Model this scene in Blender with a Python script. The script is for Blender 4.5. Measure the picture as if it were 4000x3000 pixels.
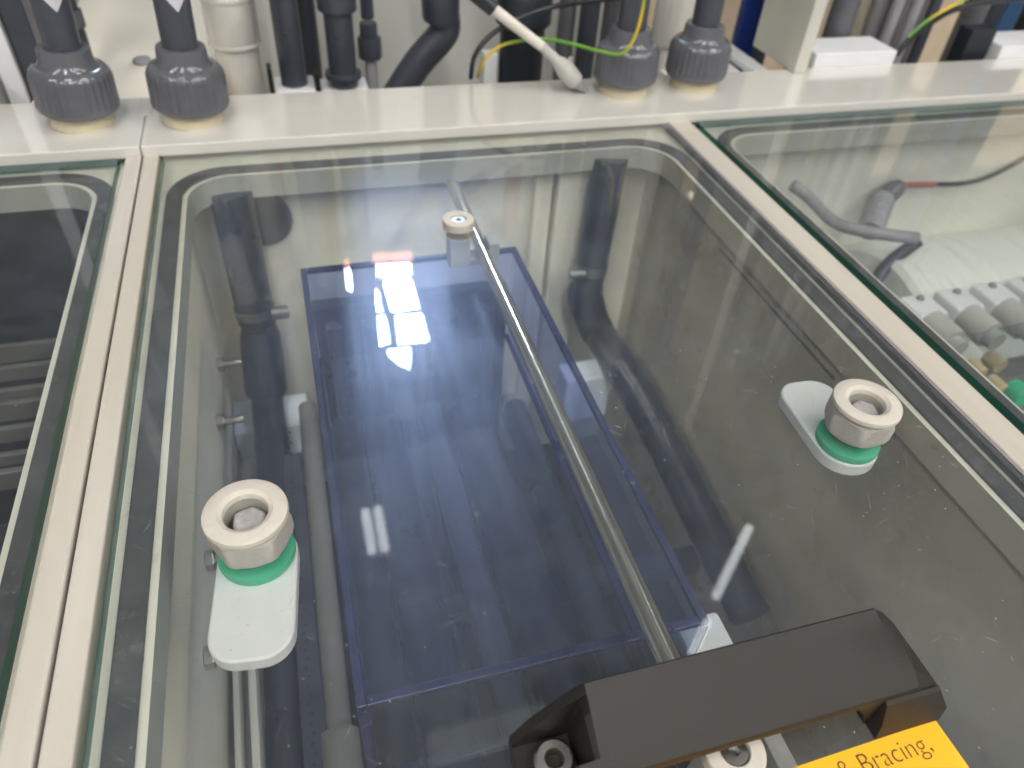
import bpy, bmesh, math, random
from mathutils import Matrix, Vector
random.seed(7)
PI = math.pi
U = 0.36                      # one modelling unit is 0.36 m (height of the camera over the glass)
scene = bpy.context.scene
for o in list(bpy.data.objects):
    bpy.data.objects.remove(o)
COL = scene.collection

# ------------------------------------------------------------------ camera, world, exposure
cam_data = bpy.data.cameras.new('camera')
cam = bpy.data.objects.new('camera', cam_data)
COL.objects.link(cam)
R = Matrix([[0.960517, -0.272121, 0.05794], [0.14341, 0.662702, 0.735024], [-0.238412, -0.697694, 0.675561]])              # world -> camera
cam.matrix_world = Matrix.Translation((0, 0, 1.0 * U)) @ R.transposed().to_4x4()
cam_data.sensor_width = 36
cam_data.lens = 2869.27 / 4000 * 36
cam_data.clip_start = 0.01
cam_data.clip_end = 60
cam_data.dof.use_dof = True
cam_data.dof.focus_distance = 1.22 * U
cam_data.dof.aperture_fstop = 7.0
scene.camera = cam
world = bpy.data.worlds.new('World')
scene.world = world
world.use_nodes = True
bg = world.node_tree.nodes['Background']
bg.inputs[0].default_value = (1.0, 0.98, 0.93, 1)
bg.inputs[1].default_value = 0.42
scene.view_settings.view_transform = 'Standard'
scene.view_settings.look = 'None'
scene.view_settings.exposure = 0.0
scene.cycles.transparent_max_bounces = 40
scene.cycles.max_bounces = 12
scene.cycles.caustics_reflective = False
scene.cycles.caustics_refractive = False
scene.cycles.sample_clamp_indirect = 4.0

# ------------------------------------------------------------------ materials
def nodes_of(name):
    m = bpy.data.materials.new(name)
    m.use_nodes = True
    nt = m.node_tree
    nt.nodes.clear()
    out = nt.nodes.new('ShaderNodeOutputMaterial')
    return m, nt, out

def N(nt, kind, **kw):
    n = nt.nodes.new(kind)
    for k, v in kw.items():
        if k.startswith('i_'):
            n.inputs[k[2:].replace('_', ' ')].default_value = v
        else:
            setattr(n, k, v)
    return n

def ramp(nt, src, a, b, ca=(0, 0, 0, 1), cb=(1, 1, 1, 1)):
    r = nt.nodes.new('ShaderNodeValToRGB')
    r.color_ramp.elements[0].position = a
    r.color_ramp.elements[1].position = b
    r.color_ramp.elements[0].color = ca
    r.color_ramp.elements[1].color = cb
    nt.links.new(src, r.inputs[0])
    return r

def math_node(nt, op, a, b=0.0):
    n = nt.nodes.new('ShaderNodeMath')
    n.operation = op
    for i, v in enumerate((a, b)):
        if hasattr(v, 'links') or hasattr(v, 'is_linked'):
            nt.links.new(v, n.inputs[i])
        else:
            n.inputs[i].default_value = v
    return n.outputs[0]

def plastic(name, col, rough=0.4, metal=0.0, var=0.08, scale=18.0, bump=0.05, spec=0.5,
            dirt=None, dirt_amount=0.0, stretch=None, sss=0.0, coat=0.0, fine=260.0):
    m, nt, out = nodes_of(name)
    L = nt.links.new
    p = N(nt, 'ShaderNodeBsdfPrincipled')
    tc = N(nt, 'ShaderNodeTexCoord')
    mp = N(nt, 'ShaderNodeMapping')
    if stretch:
        mp.inputs['Scale'].default_value = stretch
    L(tc.outputs['Object'], mp.inputs['Vector'])
    n1 = N(nt, 'ShaderNodeTexNoise', i_Scale=scale, i_Detail=5.0, i_Roughness=0.6)
    n2 = N(nt, 'ShaderNodeTexNoise', i_Scale=fine, i_Detail=3.0)
    L(mp.outputs[0], n1.inputs['Vector']); L(mp.outputs[0], n2.inputs['Vector'])
    lo = tuple(max(0, c * (1 - var)) for c in col) + (1,)
    hi = tuple(min(1, c * (1 + var)) for c in col) + (1,)
    r = ramp(nt, n1.outputs['Fac'], 0.3, 0.7, lo, hi)
    colour = r.outputs[0]
    if dirt:
        n3 = N(nt, 'ShaderNodeTexNoise', i_Scale=scale * 2.3, i_Detail=8.0, i_Roughness=0.7)
        L(mp.outputs[0], n3.inputs['Vector'])
        rr = ramp(nt, n3.outputs['Fac'], 0.56, 0.72, (0, 0, 0, 1), (dirt_amount,) * 3 + (1,))
        mx = N(nt, 'ShaderNodeMixRGB')
        L(rr.outputs[0], mx.inputs[0]); L(colour, mx.inputs[1])
        mx.inputs[2].default_value = tuple(dirt) + (1,)
        colour = mx.outputs[0]
    L(colour, p.inputs['Base Color'])
    rr2 = ramp(nt, n1.outputs['Fac'], 0.25, 0.75, (rough * 0.8,) * 3 + (1,), (min(1, rough * 1.25),) * 3 + (1,))
    L(rr2.outputs[0], p.inputs['Roughness'])
    p.inputs['Metallic'].default_value = metal
    p.inputs['Specular IOR Level'].default_value = spec
    p.inputs['Coat Weight'].default_value = coat
    p.inputs['Coat Roughness'].default_value = 0.12
    if sss:
        p.inputs['Subsurface Weight'].default_value = sss
        p.inputs['Subsurface Scale'].default_value = 0.01
    b = N(nt, 'ShaderNodeBump', i_Strength=bump, i_Distance=0.0006)
    L(n2.outputs['Fac'], b.inputs['Height'])
    L(b.outputs[0], p.inputs['Normal'])
    L(p.outputs[0], out.inputs[0])
    return m

def clear_sheet(name, tint, base=0.04, rough=0.0, haze=0.03, haze_rough=0.3, haze_col=(0.9, 0.93, 1.0),
                specks=0.0, body=0.0, body_col=(0.1, 0.1, 0.2), smear=0.0, power=5.0):
    """clear sheet: same reflectance from both sides, faint dusty sheen, specks and scratches"""
    m, nt, out = nodes_of(name)
    L = nt.links.new
    lw = N(nt, 'ShaderNodeLayerWeight', i_Blend=0.5)
    f5 = math_node(nt, 'POWER', lw.outputs['Facing'], power)
    fr = math_node(nt, 'ADD', math_node(nt, 'MULTIPLY', f5, 0.9), base)
    tr = N(nt, 'ShaderNodeBsdfTransparent'); tr.inputs[0].default_value = tuple(tint) + (1,)
    shader = tr.outputs[0]
    if body:
        df = N(nt, 'ShaderNodeBsdfDiffuse'); df.inputs[0].default_value = tuple(body_col) + (1,)
        mb = N(nt, 'ShaderNodeMixShader'); mb.inputs[0].default_value = body
        L(shader, mb.inputs[1]); L(df.outputs[0], mb.inputs[2]); shader = mb.outputs[0]
    gl = N(nt, 'ShaderNodeBsdfGlossy'); gl.inputs['Roughness'].default_value = rough
    mx = N(nt, 'ShaderNodeMixShader')
    L(fr, mx.inputs[0]); L(shader, mx.inputs[1]); L(gl.outputs[0], mx.inputs[2])
    shader = mx.outputs[0]
    tc = N(nt, 'ShaderNodeTexCoord')
    if haze:
        ns = N(nt, 'ShaderNodeTexNoise', i_Scale=9.0, i_Detail=4.0, i_Roughness=0.55)
        L(tc.outputs['Object'], ns.inputs['Vector'])
        mw = N(nt, 'ShaderNodeMapping'); mw.inputs['Rotation'].default_value = (0, 0, 0.25); mw.inputs['Scale'].default_value = (75, 5, 1)
        L(tc.outputs['Object'], mw.inputs['Vector'])
        nw = N(nt, 'ShaderNodeTexNoise', i_Scale=1.0, i_Detail=5.0, i_Roughness=0.65, i_Distortion=0.4)
        L(mw.outputs[0], nw.inputs['Vector'])
        wip = math_node(nt, 'ADD', math_node(nt, 'MULTIPLY', ns.outputs['Fac'], 0.6), math_node(nt, 'MULTIPLY', nw.outputs['Fac'], 0.4))
        hz = ramp(nt, wip, 0.35, 0.65, (haze * 0.45,) * 3 + (1,), (haze * 1.7,) * 3 + (1,))
        hg = N(nt, 'ShaderNodeBsdfGlossy'); hg.inputs['Roughness'].default_value = haze_rough
        hg.inputs[0].default_value = tuple(haze_col) + (1,)
        mh = N(nt, 'ShaderNodeMixShader')
        L(hz.outputs[0], mh.inputs[0]); L(shader, mh.inputs[1]); L(hg.outputs[0], mh.inputs[2])
        shader = mh.outputs[0]
    if smear:
        # dust veil scattering a little of the room light
        nv = N(nt, 'ShaderNodeTexNoise', i_Scale=22.0, i_Detail=9.0, i_Roughness=0.72, i_Distortion=0.6)
        L(tc.outputs['Object'], nv.inputs['Vector'])
        rv = ramp(nt, nv.outputs['Fac'], 0.32, 0.75, (smear * 0.5,) * 3 + (1,), (smear * 2.0,) * 3 + (1,))
        dv = N(nt, 'ShaderNodeBsdfDiffuse'); dv.inputs[0].default_value = (0.62, 0.66, 0.68, 1)
        mv = N(nt, 'ShaderNodeMixShader')
        L(rv.outputs[0], mv.inputs[0]); L(shader, mv.inputs[1]); L(dv.outputs[0], mv.inputs[2])
        shader = mv.outputs[0]
    if specks:
        vor = N(nt, 'ShaderNodeTexVoronoi', i_Scale=230.0)
        vor.inputs['Randomness'].default_value = 1.0
        L(tc.outputs['Object'], vor.inputs['Vector'])
        dots = ramp(nt, vor.outputs['Distance'], 0.07, 0.15, (1, 1, 1, 1), (0, 0, 0, 1))
        sel = N(nt, 'ShaderNodeSeparateColor'); L(vor.outputs['Color'], sel.inputs[0])
        pick = ramp(nt, sel.outputs[0], 0.60, 0.97)
        m1 = math_node(nt, 'MULTIPLY', dots.outputs[0], pick.outputs[0])
        # short fibres and scratches: two stretched and turned noises
        acc = m1
        for ang, sc, thr in ((0.5, (700, 45, 1), 0.675), (-0.9, (600, 50, 1), 0.68), (1.35, (800, 30, 1), 0.685)):
            mp = N(nt, 'ShaderNodeMapping'); mp.inputs['Rotation'].default_value = (0, 0, ang)
            L(tc.outputs['Object'], mp.inputs['Vector'])
            mp2 = N(nt, 'ShaderNodeMapping'); mp2.inputs['Scale'].default_value = sc
            L(mp.outputs[0], mp2.inputs['Vector'])
            sn = N(nt, 'ShaderNodeTexNoise', i_Scale=1.0, i_Detail=2.0)
            L(mp2.outputs[0], sn.inputs['Vector'])
            rs = ramp(nt, sn.outputs['Fac'], thr, thr + 0.08, (0, 0, 0, 1), (0.35, 0.35, 0.35, 1))
            acc = math_node(nt, 'MAXIMUM', acc, rs.outputs[0])
        # dried drops
        vd = N(nt, 'ShaderNodeTexVoronoi', i_Scale=57.0)
        nd = N(nt, 'ShaderNodeTexNoise', i_Scale=90.0, i_Detail=3.0)
        L(tc.outputs['Object'], nd.inputs['Vector'])
        mixv = N(nt, 'ShaderNodeMixRGB'); mixv.inputs[0].default_value = 0.012
        L(tc.outputs['Object'], mixv.inputs[1]); L(nd.outputs['Color'], mixv.inputs[2])
        L(mixv.outputs[0], vd.inputs['Vector'])
        ring = ramp(nt, vd.outputs['Distance'], 0.10, 0.17, (0.55, 0.55, 0.55, 1), (0, 0, 0, 1))
        s2 = N(nt, 'ShaderNodeSeparateColor'); L(vd.outputs['Color'], s2.inputs[0])
        pk2 = ramp(nt, s2.outputs[1], 0.86, 0.93)
        acc = math_node(nt, 'MAXIMUM', acc, math_node(nt, 'MULTIPLY', math_node(nt, 'MULTIPLY', ring.outputs[0], pk2.outputs[0]), 0.35))
        # patches where the dust gathers
        npz = N(nt, 'ShaderNodeTexNoise', i_Scale=7.0, i_Detail=3.0)
        L(tc.outputs['Object'], npz.inputs['Vector'])
        rp = ramp(nt, npz.outputs['Fac'], 0.38, 0.62, (0.15, 0.15, 0.15, 1), (1, 1, 1, 1))
        acc = math_node(nt, 'MULTIPLY', math_node(nt, 'MULTIPLY', acc, rp.outputs[0]), specks)
        dd = N(nt, 'ShaderNodeBsdfDiffuse'); dd.inputs[0].default_value = (0.72, 0.74, 0.76, 1)
        ms = N(nt, 'ShaderNodeMixShader')
        L(acc, ms.inputs[0]); L(shader, ms.inputs[1]); L(dd.outputs[0], ms.inputs[2])
        shader = ms.outputs[0]
    L(shader, out.inputs[0])
    return m

def emit(name, col, strength, var=0.0, scale=3.0):
    m, nt, out = nodes_of(name)
    e = N(nt, 'ShaderNodeEmission')
    e.inputs[0].default_value = tuple(col) + (1,)
    e.inputs[1].default_value = strength
    if var:
        tc = N(nt, 'ShaderNodeTexCoord')
        n1 = N(nt, 'ShaderNodeTexNoise', i_Scale=scale, i_Detail=3.0)
        nt.links.new(tc.outputs['Object'], n1.inputs['Vector'])
        r = ramp(nt, n1.outputs['Fac'], 0.3, 0.7, tuple(c * (1 - var) for c in col) + (1,), tuple(col) + (1,))
        nt.links.new(r.outputs[0], e.inputs[0])
    nt.links.new(e.outputs[0], out.inputs[0])
    return m

def striped_wire(name, a, b, turns=5.0):
    m, nt, out = nodes_of(name)
    p = N(nt, 'ShaderNodeBsdfPrincipled', i_Roughness=0.35)
    tc = N(nt, 'ShaderNodeTexCoord')
    w = N(nt, 'ShaderNodeTexWave', i_Scale=turns, i_Distortion=0.6)
    w.bands_direction = 'DIAGONAL'
    nt.links.new(tc.outputs['Object'], w.inputs['Vector'])
    r = ramp(nt, w.outputs['Fac'], 0.15, 0.85, tuple(a) + (1,), tuple(b) + (1,))
    nt.links.new(r.outputs[0], p.inputs['Base Color'])
    nt.links.new(p.outputs[0], out.inputs[0])
    return m

M = {}
M['cream'] = plastic('cream_polypropylene', (0.66, 0.64, 0.60), 0.10, var=0.03, dirt=(0.52, 0.47, 0.40), dirt_amount=0.16, bump=0.08, spec=0.7, coat=1.0)
M['strip'] = plastic('cream_strip', (0.52, 0.48, 0.42), 0.42, var=0.05, scale=8, dirt=(0.40, 0.34, 0.28), dirt_amount=0.25, stretch=(6, 0.6, 6), bump=0.15)
M['inner'] = plastic('cream_tank_wall', (0.90, 0.875, 0.74), 0.5, var=0.06, scale=7)
M['rim'] = plastic('cream_frame', (0.62, 0.61, 0.52), 0.4, var=0.05, dirt=(0.25, 0.24, 0.2), dirt_amount=0.4)
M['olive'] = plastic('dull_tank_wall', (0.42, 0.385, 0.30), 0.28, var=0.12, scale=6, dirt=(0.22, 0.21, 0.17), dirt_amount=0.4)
M['floor'] = plastic('dark_wet_bottom', (0.018, 0.019, 0.020), 0.35, var=0.4)
M['gasket'] = plastic('dark_rubber_gasket', (0.052, 0.052, 0.050), 0.6, var=0.35, scale=30, dirt=(0.18, 0.18, 0.18), dirt_amount=0.5, bump=0.5)
M['pvc'] = plastic('grey_pvc', (0.105, 0.108, 0.125), 0.15, var=0.10, scale=25, bump=0.12, spec=0.6)
M['pvc_pipe'] = plastic('grey_pvc_pipe', (0.062, 0.068, 0.085), 0.30, var=0.12, scale=20, bump=0.08)
M['pvc_dark'] = plastic('dark_grey_pvc', (0.045, 0.050, 0.068), 0.32, var=0.2, scale=20)
M['pvc_blue'] = plastic('wet_blue_grey_hose', (0.020, 0.026, 0.036), 0.30, var=0.25, scale=20, dirt=(0.10, 0.10, 0.11), dirt_amount=0.4)
M['rubber'] = plastic('black_rubber', (0.012, 0.016, 0.024), 0.4, var=0.3)
M['grey_panel'] = plastic('light_grey_panel', (0.66, 0.67, 0.64), 0.5, var=0.03, scale=4)
M['white'] = plastic('white_block', (0.72, 0.73, 0.76), 0.35, var=0.04)
M['pe'] = plastic('milky_polyethylene', (0.66, 0.68, 0.68), 0.5, var=0.05, scale=14, dirt=(0.5, 0.5, 0.46), dirt_amount=0.4, sss=0.25, bump=0.2)
M['knob'] = plastic('cream_knob', (0.55, 0.51, 0.45), 0.65, var=0.06, scale=40, dirt=(0.40, 0.36, 0.31), dirt_amount=0.5, bump=0.5)
M['nut'] = plastic('grey_cream_nut', (0.40, 0.385, 0.35), 0.5, var=0.10, scale=50, dirt=(0.27, 0.26, 0.24), dirt_amount=0.5, bump=0.5)
M['bolt_grey'] = plastic('chalky_grey_bolt', (0.34, 0.32, 0.32), 0.75, var=0.35, scale=90, bump=0.8)
M['green'] = plastic('green_seal', (0.030, 0.42, 0.22), 0.45, var=0.10, scale=30, bump=0.15)
M['black'] = plastic('black_handle_plastic', (0.017, 0.0145, 0.0125), 0.5, var=0.15, scale=14, bump=0.30, spec=0.35, dirt=(0.03, 0.027, 0.024), dirt_amount=0.3, fine=900)
M['steel'] = plastic('brushed_steel_rod', (0.84, 0.78, 0.62), 0.17, metal=1.0, var=0.03, scale=30, stretch=(20, 0.1, 20), bump=0.03)
M['steel2'] = plastic('worn_steel', (0.55, 0.53, 0.50), 0.30, metal=1.0, var=0.15, scale=60)
M['yellow'] = plastic('yellow_label', (0.95, 0.45, 0.008), 0.5, var=0.04, bump=0.02)
M['ink'] = plastic('black_ink', (0.02, 0.017, 0.012), 0.6)
M['tag'] = plastic('white_sticker', (0.62, 0.60, 0.66), 0.45, var=0.03)
M['blue'] = plastic('blue_paint', (0.010, 0.035, 0.19), 0.4, var=0.1)
M['blue2'] = plastic('mid_blue_paint', (0.015, 0.07, 0.19), 0.4, var=0.1)
M['orange'] = plastic('orange_paint', (0.75, 0.20, 0.06), 0.5)
M['beige'] = plastic('beige_board', (0.72, 0.58, 0.42), 0.5, var=0.08)
M['red'] = plastic('red_plastic', (0.32, 0.09, 0.06), 0.4)
M['tan'] = plastic('tan_plastic', (0.50, 0.40, 0.24), 0.5)
M['probe'] = plastic('off_white_plastic', (0.66, 0.62, 0.56), 0.4)
M['grey_mid'] = plastic('mid_grey_plastic', (0.27, 0.27, 0.29), 0.4, var=0.1)
M['cable'] = plastic('black_cable', (0.018, 0.02, 0.024), 0.35)
M['roller'] = plastic('grey_roller', (0.42, 0.42, 0.39), 0.45, var=0.08)
M['wire'] = striped_wire('earth_wire', (0.10, 0.30, 0.03), (0.62, 0.46, 0.03))
M['glass'] = clear_sheet('lid_glass', (0.985, 0.993, 0.986), base=0.05, rough=0.002, haze=0.06, haze_rough=0.34, haze_col=(0.58, 0.70, 1.0), specks=0.5, smear=0.024, power=4.0)
M['glass_low'] = clear_sheet('lid_glass_underside', (0.982, 0.990, 0.982), base=0.006, haze=0.0, power=4.0)
M['glass_edge'] = clear_sheet('green_glass_edge', (0.05, 0.26, 0.20), base=0.06, haze=0.0, body=0.6, body_col=(0.012, 0.105, 0.080))
M['tint'] = clear_sheet('blue_tinted_pvc', (0.84, 0.87, 0.985), base=0.015, rough=0.32, haze=0.015, haze_rough=0.42, haze_col=(0.6, 0.66, 1.0), body=0.015, body_col=(0.16, 0.19, 0.36))
M['tint_edge'] = clear_sheet('blue_tinted_edge', (0.16, 0.18, 0.42), base=0.05, rough=0.1, haze=0.05, body=0.4, body_col=(0.018, 0.022, 0.13))
M['grey_board'] = plastic('grey_cream_board', (0.55, 0.55, 0.49), 0.35, var=0.05)
M['blue3'] = plastic('bright_blue_paint', (0.01, 0.05, 0.32), 0.4)
M['steel_dark'] = plastic('dull_wet_steel', (0.22, 0.23, 0.23), 0.35, metal=0.8, var=0.3)
M['white_blue'] = plastic('pale_blue_white', (0.78, 0.86, 0.92), 0.4, var=0.06)
M['roller_dark'] = plastic('dull_grey_plastic', (0.12, 0.12, 0.11), 0.45, var=0.2)
M['frame_side'] = plastic('shaded_frame_side', (0.40, 0.41, 0.37), 0.45, var=0.08)  # greyer than the rim: shade of the opening's sides put into the colour
M['cover_cream'] = plastic('warm_cream_cover', (0.80, 0.74, 0.62), 0.4, var=0.04, scale=5)
M['grey_tube'] = plastic('dull_grey_tube', (0.20, 0.20, 0.18), 0.4, var=0.15)
M['inner_white'] = plastic('off_white_tank_wall', (0.76, 0.76, 0.70), 0.45, var=0.06, scale=7)
M['drum'] = plastic('milky_drum', (0.72, 0.74, 0.70), 0.3, var=0.05, stretch=(5, 0.5, 0.5))
M['clear'] = clear_sheet('clear_plastic', (0.90, 0.93, 0.94), base=0.03, haze=0.02, rough=0.03)
M['tan_cream'] = plastic('yellowed_cream', (0.60, 0.53, 0.38), 0.4)
M['ceiling'] = plastic('hall_ceiling', (0.33, 0.33, 0.32), 0.8, var=0.25, scale=0.5)
M['hallwall'] = plastic('hall_wall', (0.37, 0.37, 0.35), 0.8, var=0.1, scale=0.5)
M['beam'] = plastic('painted_beam', (0.42, 0.43, 0.45), 0.6, var=0.1)
M['lamp'] = emit('lamp_tube', (1.0, 0.97, 0.92), 34.0)
M['lamp_far'] = emit('lamp_tube_far', (0.95, 0.98, 1.0), 9.0)
M['pane'] = emit('bright_window_pane', (0.62, 0.78, 1.0), 150.0, var=0.45, scale=1.2)
M['lamp_warm'] = emit('warm_lamp', (1.0, 0.88, 0.72), 5.0)
M['lamp_orange'] = emit('orange_lit_pane', (1.0, 0.42, 0.30), 9.0, var=0.2)  # not a lamp: daylight through the orange band put in as glow
M['brick'] = plastic('salmon_brick', (0.85, 0.30, 0.18), 0.7, var=0.2)

# ------------------------------------------------------------------ mesh helpers (all in modelling units)
def new():
    return bmesh.new()

def add_box(bm, x0, x1, y0, y1, z0, z1):
    v = [bm.verts.new(p) for p in ((x0, y0, z0), (x1, y0, z0), (x1, y1, z0), (x0, y1, z0), (x0, y0, z1), (x1, y0, z1), (x1, y1, z1), (x0, y1, z1))]
    for f in ((3, 2, 1, 0), (4, 5, 6, 7), (0, 1, 5, 4), (1, 2, 6, 5), (2, 3, 7, 6), (3, 0, 4, 7)):
        bm.faces.new([v[i] for i in f])
    return bm

def boxm(*a):
    return add_box(new(), *a)

def frame_at(d):
    d = Vector(d).normalized()
    up = Vector((0, 0, 1)) if abs(d.z) < 0.9 else Vector((1, 0, 0))
    a = d.cross(up).normalized()
    return a, a.cross(d).normalized()

def add_tube(bm, pts, rad, n=20, caps=True, smooth_path=0):
    P = [Vector(p) for p in pts]
    if smooth_path:
        Q = []
        for i in range(len(P) - 1):
            p0 = P[max(i - 1, 0)]; p1 = P[i]; p2 = P[i + 1]; p3 = P[min(i + 2, len(P) - 1)]
            for k in range(smooth_path):
                t = k / smooth_path
                Q.append(0.5 * ((2 * p1) + (-p0 + p2) * t + (2 * p0 - 5 * p1 + 4 * p2 - p3) * t * t + (-p0 + 3 * p1 - 3 * p2 + p3) * t ** 3))
        Q.append(P[-1]); P = Q
    m = len(P)
    rads = rad if isinstance(rad, (list, tuple)) else [rad] * m
    if len(rads) != m:
        rads = [rads[min(len(rads) - 1, int(i * len(rads) / m))] for i in range(m)]
    rings = []; a = None
    for i in range(m):
        d = (P[min(i + 1, m - 1)] - P[max(i - 1, 0)]).normalized()
        if a is None:
            a, b = frame_at(d)
        else:
            a = (a - d * a.dot(d)).normalized(); b = a.cross(d)
        rings.append([bm.verts.new(P[i] + (a * math.cos(2 * PI * k / n) + b * math.sin(2 * PI * k / n)) * rads[i]) for k in range(n)])
    for i in range(m - 1):
        for k in range(n):
            bm.faces.new((rings[i][k], rings[i][(k + 1) % n], rings[i + 1][(k + 1) % n], rings[i + 1][k]))
    if caps:
        bm.faces.new(rings[0][::-1]); bm.faces.new(rings[-1])
    return bm

def tube(*a, **k):
    return add_tube(new(), *a, **k)

def add_lathe(bm, prof, n=40, mod=None, x=0, y=0, z=0):
    rings = []
    for (r, h) in prof:
        ring = []
        for k in range(n):
            rr = r if mod is None else mod(r, h, k, n)
            t = 2 * PI * k / n
            ring.append(bm.verts.new((x + rr * math.cos(t), y + rr * math.sin(t), z + h)))
        rings.append(ring)
    for i in range(len(prof) - 1):
        for k in range(n):
            bm.faces.new((rings[i][k], rings[i][(k + 1) % n], rings[i + 1][(k + 1) % n], rings[i + 1][k]))
    bm.faces.new(rings[0][::-1]); bm.faces.new(rings[-1])
    return bm

def lathe(*a, **k):
    return add_lathe(new(), *a, **k)

def annulus(prof, n=40):
    """closed profile turned round the axis (no caps)"""
    bm = new(); rings = []
    for (r, h) in prof:
        rings.append([bm.verts.new((r * math.cos(2 * PI * k / n), r * math.sin(2 * PI * k / n), h)) for k in range(n)])
    for i in range(len(prof)):
        j = (i + 1) % len(prof)
        for k in range(n):
            bm.faces.new((rings[i][k], rings[i][(k + 1) % n], rings[j][(k + 1) % n], rings[j][k]))
    return bm

def add_prism(bm, outline, z0, z1, axis='z'):
    def P(u, v, w):
        return (u, v, w) if axis == 'z' else ((u, w, v) if axis == 'y' else (w, u, v))
    lo = [bm.verts.new(P(u, v, z0)) for u, v in outline]
    hi = [bm.verts.new(P(u, v, z1)) for u, v in outline]
    n = len(outline)
    bm.faces.new(lo[::-1]); bm.faces.new(hi)
    for k in range(n):
        bm.faces.new((lo[k], lo[(k + 1) % n], hi[(k + 1) % n], hi[k]))
    return bm

def prism(*a, **k):
    return add_prism(new(), *a, **k)

def annulus_mod(prof, n, mod):
    bm = new()
    rings = [[bm.verts.new((mod(r, h, k, n) * math.cos(2 * PI * k / n), mod(r, h, k, n) * math.sin(2 * PI * k / n), h)) for k in range(n)] for (r, h) in prof]
    for i in range(len(prof)):
        j = (i + 1) % len(prof)
        for k in range(n):
            bm.faces.new((rings[i][k], rings[i][(k + 1) % n], rings[j][(k + 1) % n], rings[j][k]))
    return bm

def rrect(x0, x1, y0, y1, r, n=10):
    pts = []
    rs = r if isinstance(r, (list, tuple)) else (r,) * 4
    for (cx, cy, a0, rr) in ((x1 - rs[0], y0 + rs[0], -PI / 2, rs[0]), (x1 - rs[1], y1 - rs[1], 0, rs[1]), (x0 + rs[2], y1 - rs[2], PI / 2, rs[2]), (x0 + rs[3], y0 + rs[3], PI, rs[3])):
        for k in range(n + 1):
            t = a0 + PI / 2 * k / n
            pts.append((cx + rr * math.cos(t), cy + rr * math.sin(t)))
    return pts

def ringplate(outer, inner, z0, z1):
    bm = new(); n = len(outer)
    A = [bm.verts.new((u, v, z1)) for u, v in outer]; B = [bm.verts.new((u, v, z1)) for u, v in inner]
    C = [bm.verts.new((u, v, z0)) for u, v in outer]; D = [bm.verts.new((u, v, z0)) for u, v in inner]
    for k in range(n):
        j = (k + 1) % n
        bm.faces.new((A[k], A[j], B[j], B[k])); bm.faces.new((C[j], C[k], D[k], D[j]))
        bm.faces.new((C[k], C[j], A[j], A[k])); bm.faces.new((D[j], D[k], B[k], B[j]))
    return bm

def link(name, bm, mat, parent=None, smooth=None, bevel=0.0, loc=None, rot=None, mats=None, seg=2):
    bmesh.ops.scale(bm, vec=(U, U, U), verts=bm.verts)
    bmesh.ops.recalc_face_normals(bm, faces=bm.faces)
    me = bpy.data.meshes.new(name)
    bm.to_mesh(me); bm.free()
    for x in ([mat] + (mats or [])):
        me.materials.append(M[x])
    o = bpy.data.objects.new(name, me)
    COL.objects.link(o)
    if parent: o.parent = parent
    if loc: o.location = Vector(loc) * U
    if rot: o.rotation_euler = rot
    if smooth is not None:
        for p in me.polygons: p.use_smooth = True
        try:
            me.set_sharp_from_angle(angle=smooth)
        except Exception:
            pass
    if bevel:
        b = o.modifiers.new('bevel', 'BEVEL'); b.width = bevel * U; b.segments = seg
        b.limit_method = 'ANGLE'; b.angle_limit = 0.6
    return o
SM = math.radians(35)

def thing(name, label, cat, loc=(0, 0, 0), group=None, rot=(0, 0, 0)):
    o = bpy.data.objects.new(name, None); COL.objects.link(o)
    o.empty_display_size = 0.01
    o.location = Vector(loc) * U; o.rotation_euler = rot
    o['label'] = label; o['category'] = cat
    if group: o['group'] = group
    return o

def tag(o, label, cat, group=None):
    o['label'] = label; o['category'] = cat
    if group: o['group'] = group
    return o

def struct(o):
    o['kind'] = 'structure'
    return o

def copy_tree(o, parent=None):
    c = o.copy(); COL.objects.link(c); c.parent = parent
    for ch in list(o.children): copy_tree(ch, c)
    return c

# ================================================================== THE HALL (reflected in the glass)
struct(link('hall_ceiling', boxm(-60, 60, -30, 45, 18.5, 18.9), 'ceiling'))
hall_floor = struct(link('hall_floor', boxm(-60, 60, -30, 45, -3.3, -3.0), 'hallwall'))
# far wall with the window opening left open
w = new()
add_box(w, -60, 0.55, 20.0, 20.5, -3, 18.4); add_box(w, 3.95, 60, 20.0, 20.5, -3, 18.4)
add_box(w, 0.55, 3.95, 20.0, 20.5, -3, 11.6); add_box(w, 0.55, 3.95, 20.0, 20.5, 17.4, 18.4)
struct(link('hall_wall', w, 'hallwall'))
win = thing('hall_window', 'bright daylight window reflected in the middle glass lid', 'window', (2.2, 20.0, 11.7))
def wpart(nm, x0, x1, z0, z1, m, y0=0.1, y1=0.16, skew=0.0):
    bm = boxm(x0 - 2.2, x1 - 2.2, y0, y1, z0 - 11.7, z1 - 11.7)
    for v in bm.verts: v.co.x += skew * (v.co.z - 1.0)
    return link(nm, bm, m, win)
def wquad(nm, pts, m, y0=0.1, y1=0.16):
    if nm == 'pane':
        cx, cz = sum(p[0] for p in pts) / len(pts), sum(p[1] for p in pts) / len(pts)
        pts = [(cx + (x - cx) * 0.90, cz + (z - cz) * 0.93) for x, z in pts]
    return link(nm, prism([(x - 2.2, z - 11.7) for x, z in pts], y0, y1, 'y'), m, win)
wquad('orange_pane', [(1.894, 11.883), (3.123, 11.978), (3.155, 12.366), (1.883, 12.261)], 'lamp_orange')
wquad('orange_pane', [(0.947, 12.042), (1.175, 12.053), (1.193, 12.332), (0.949, 12.319)], 'lamp_orange')
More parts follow.
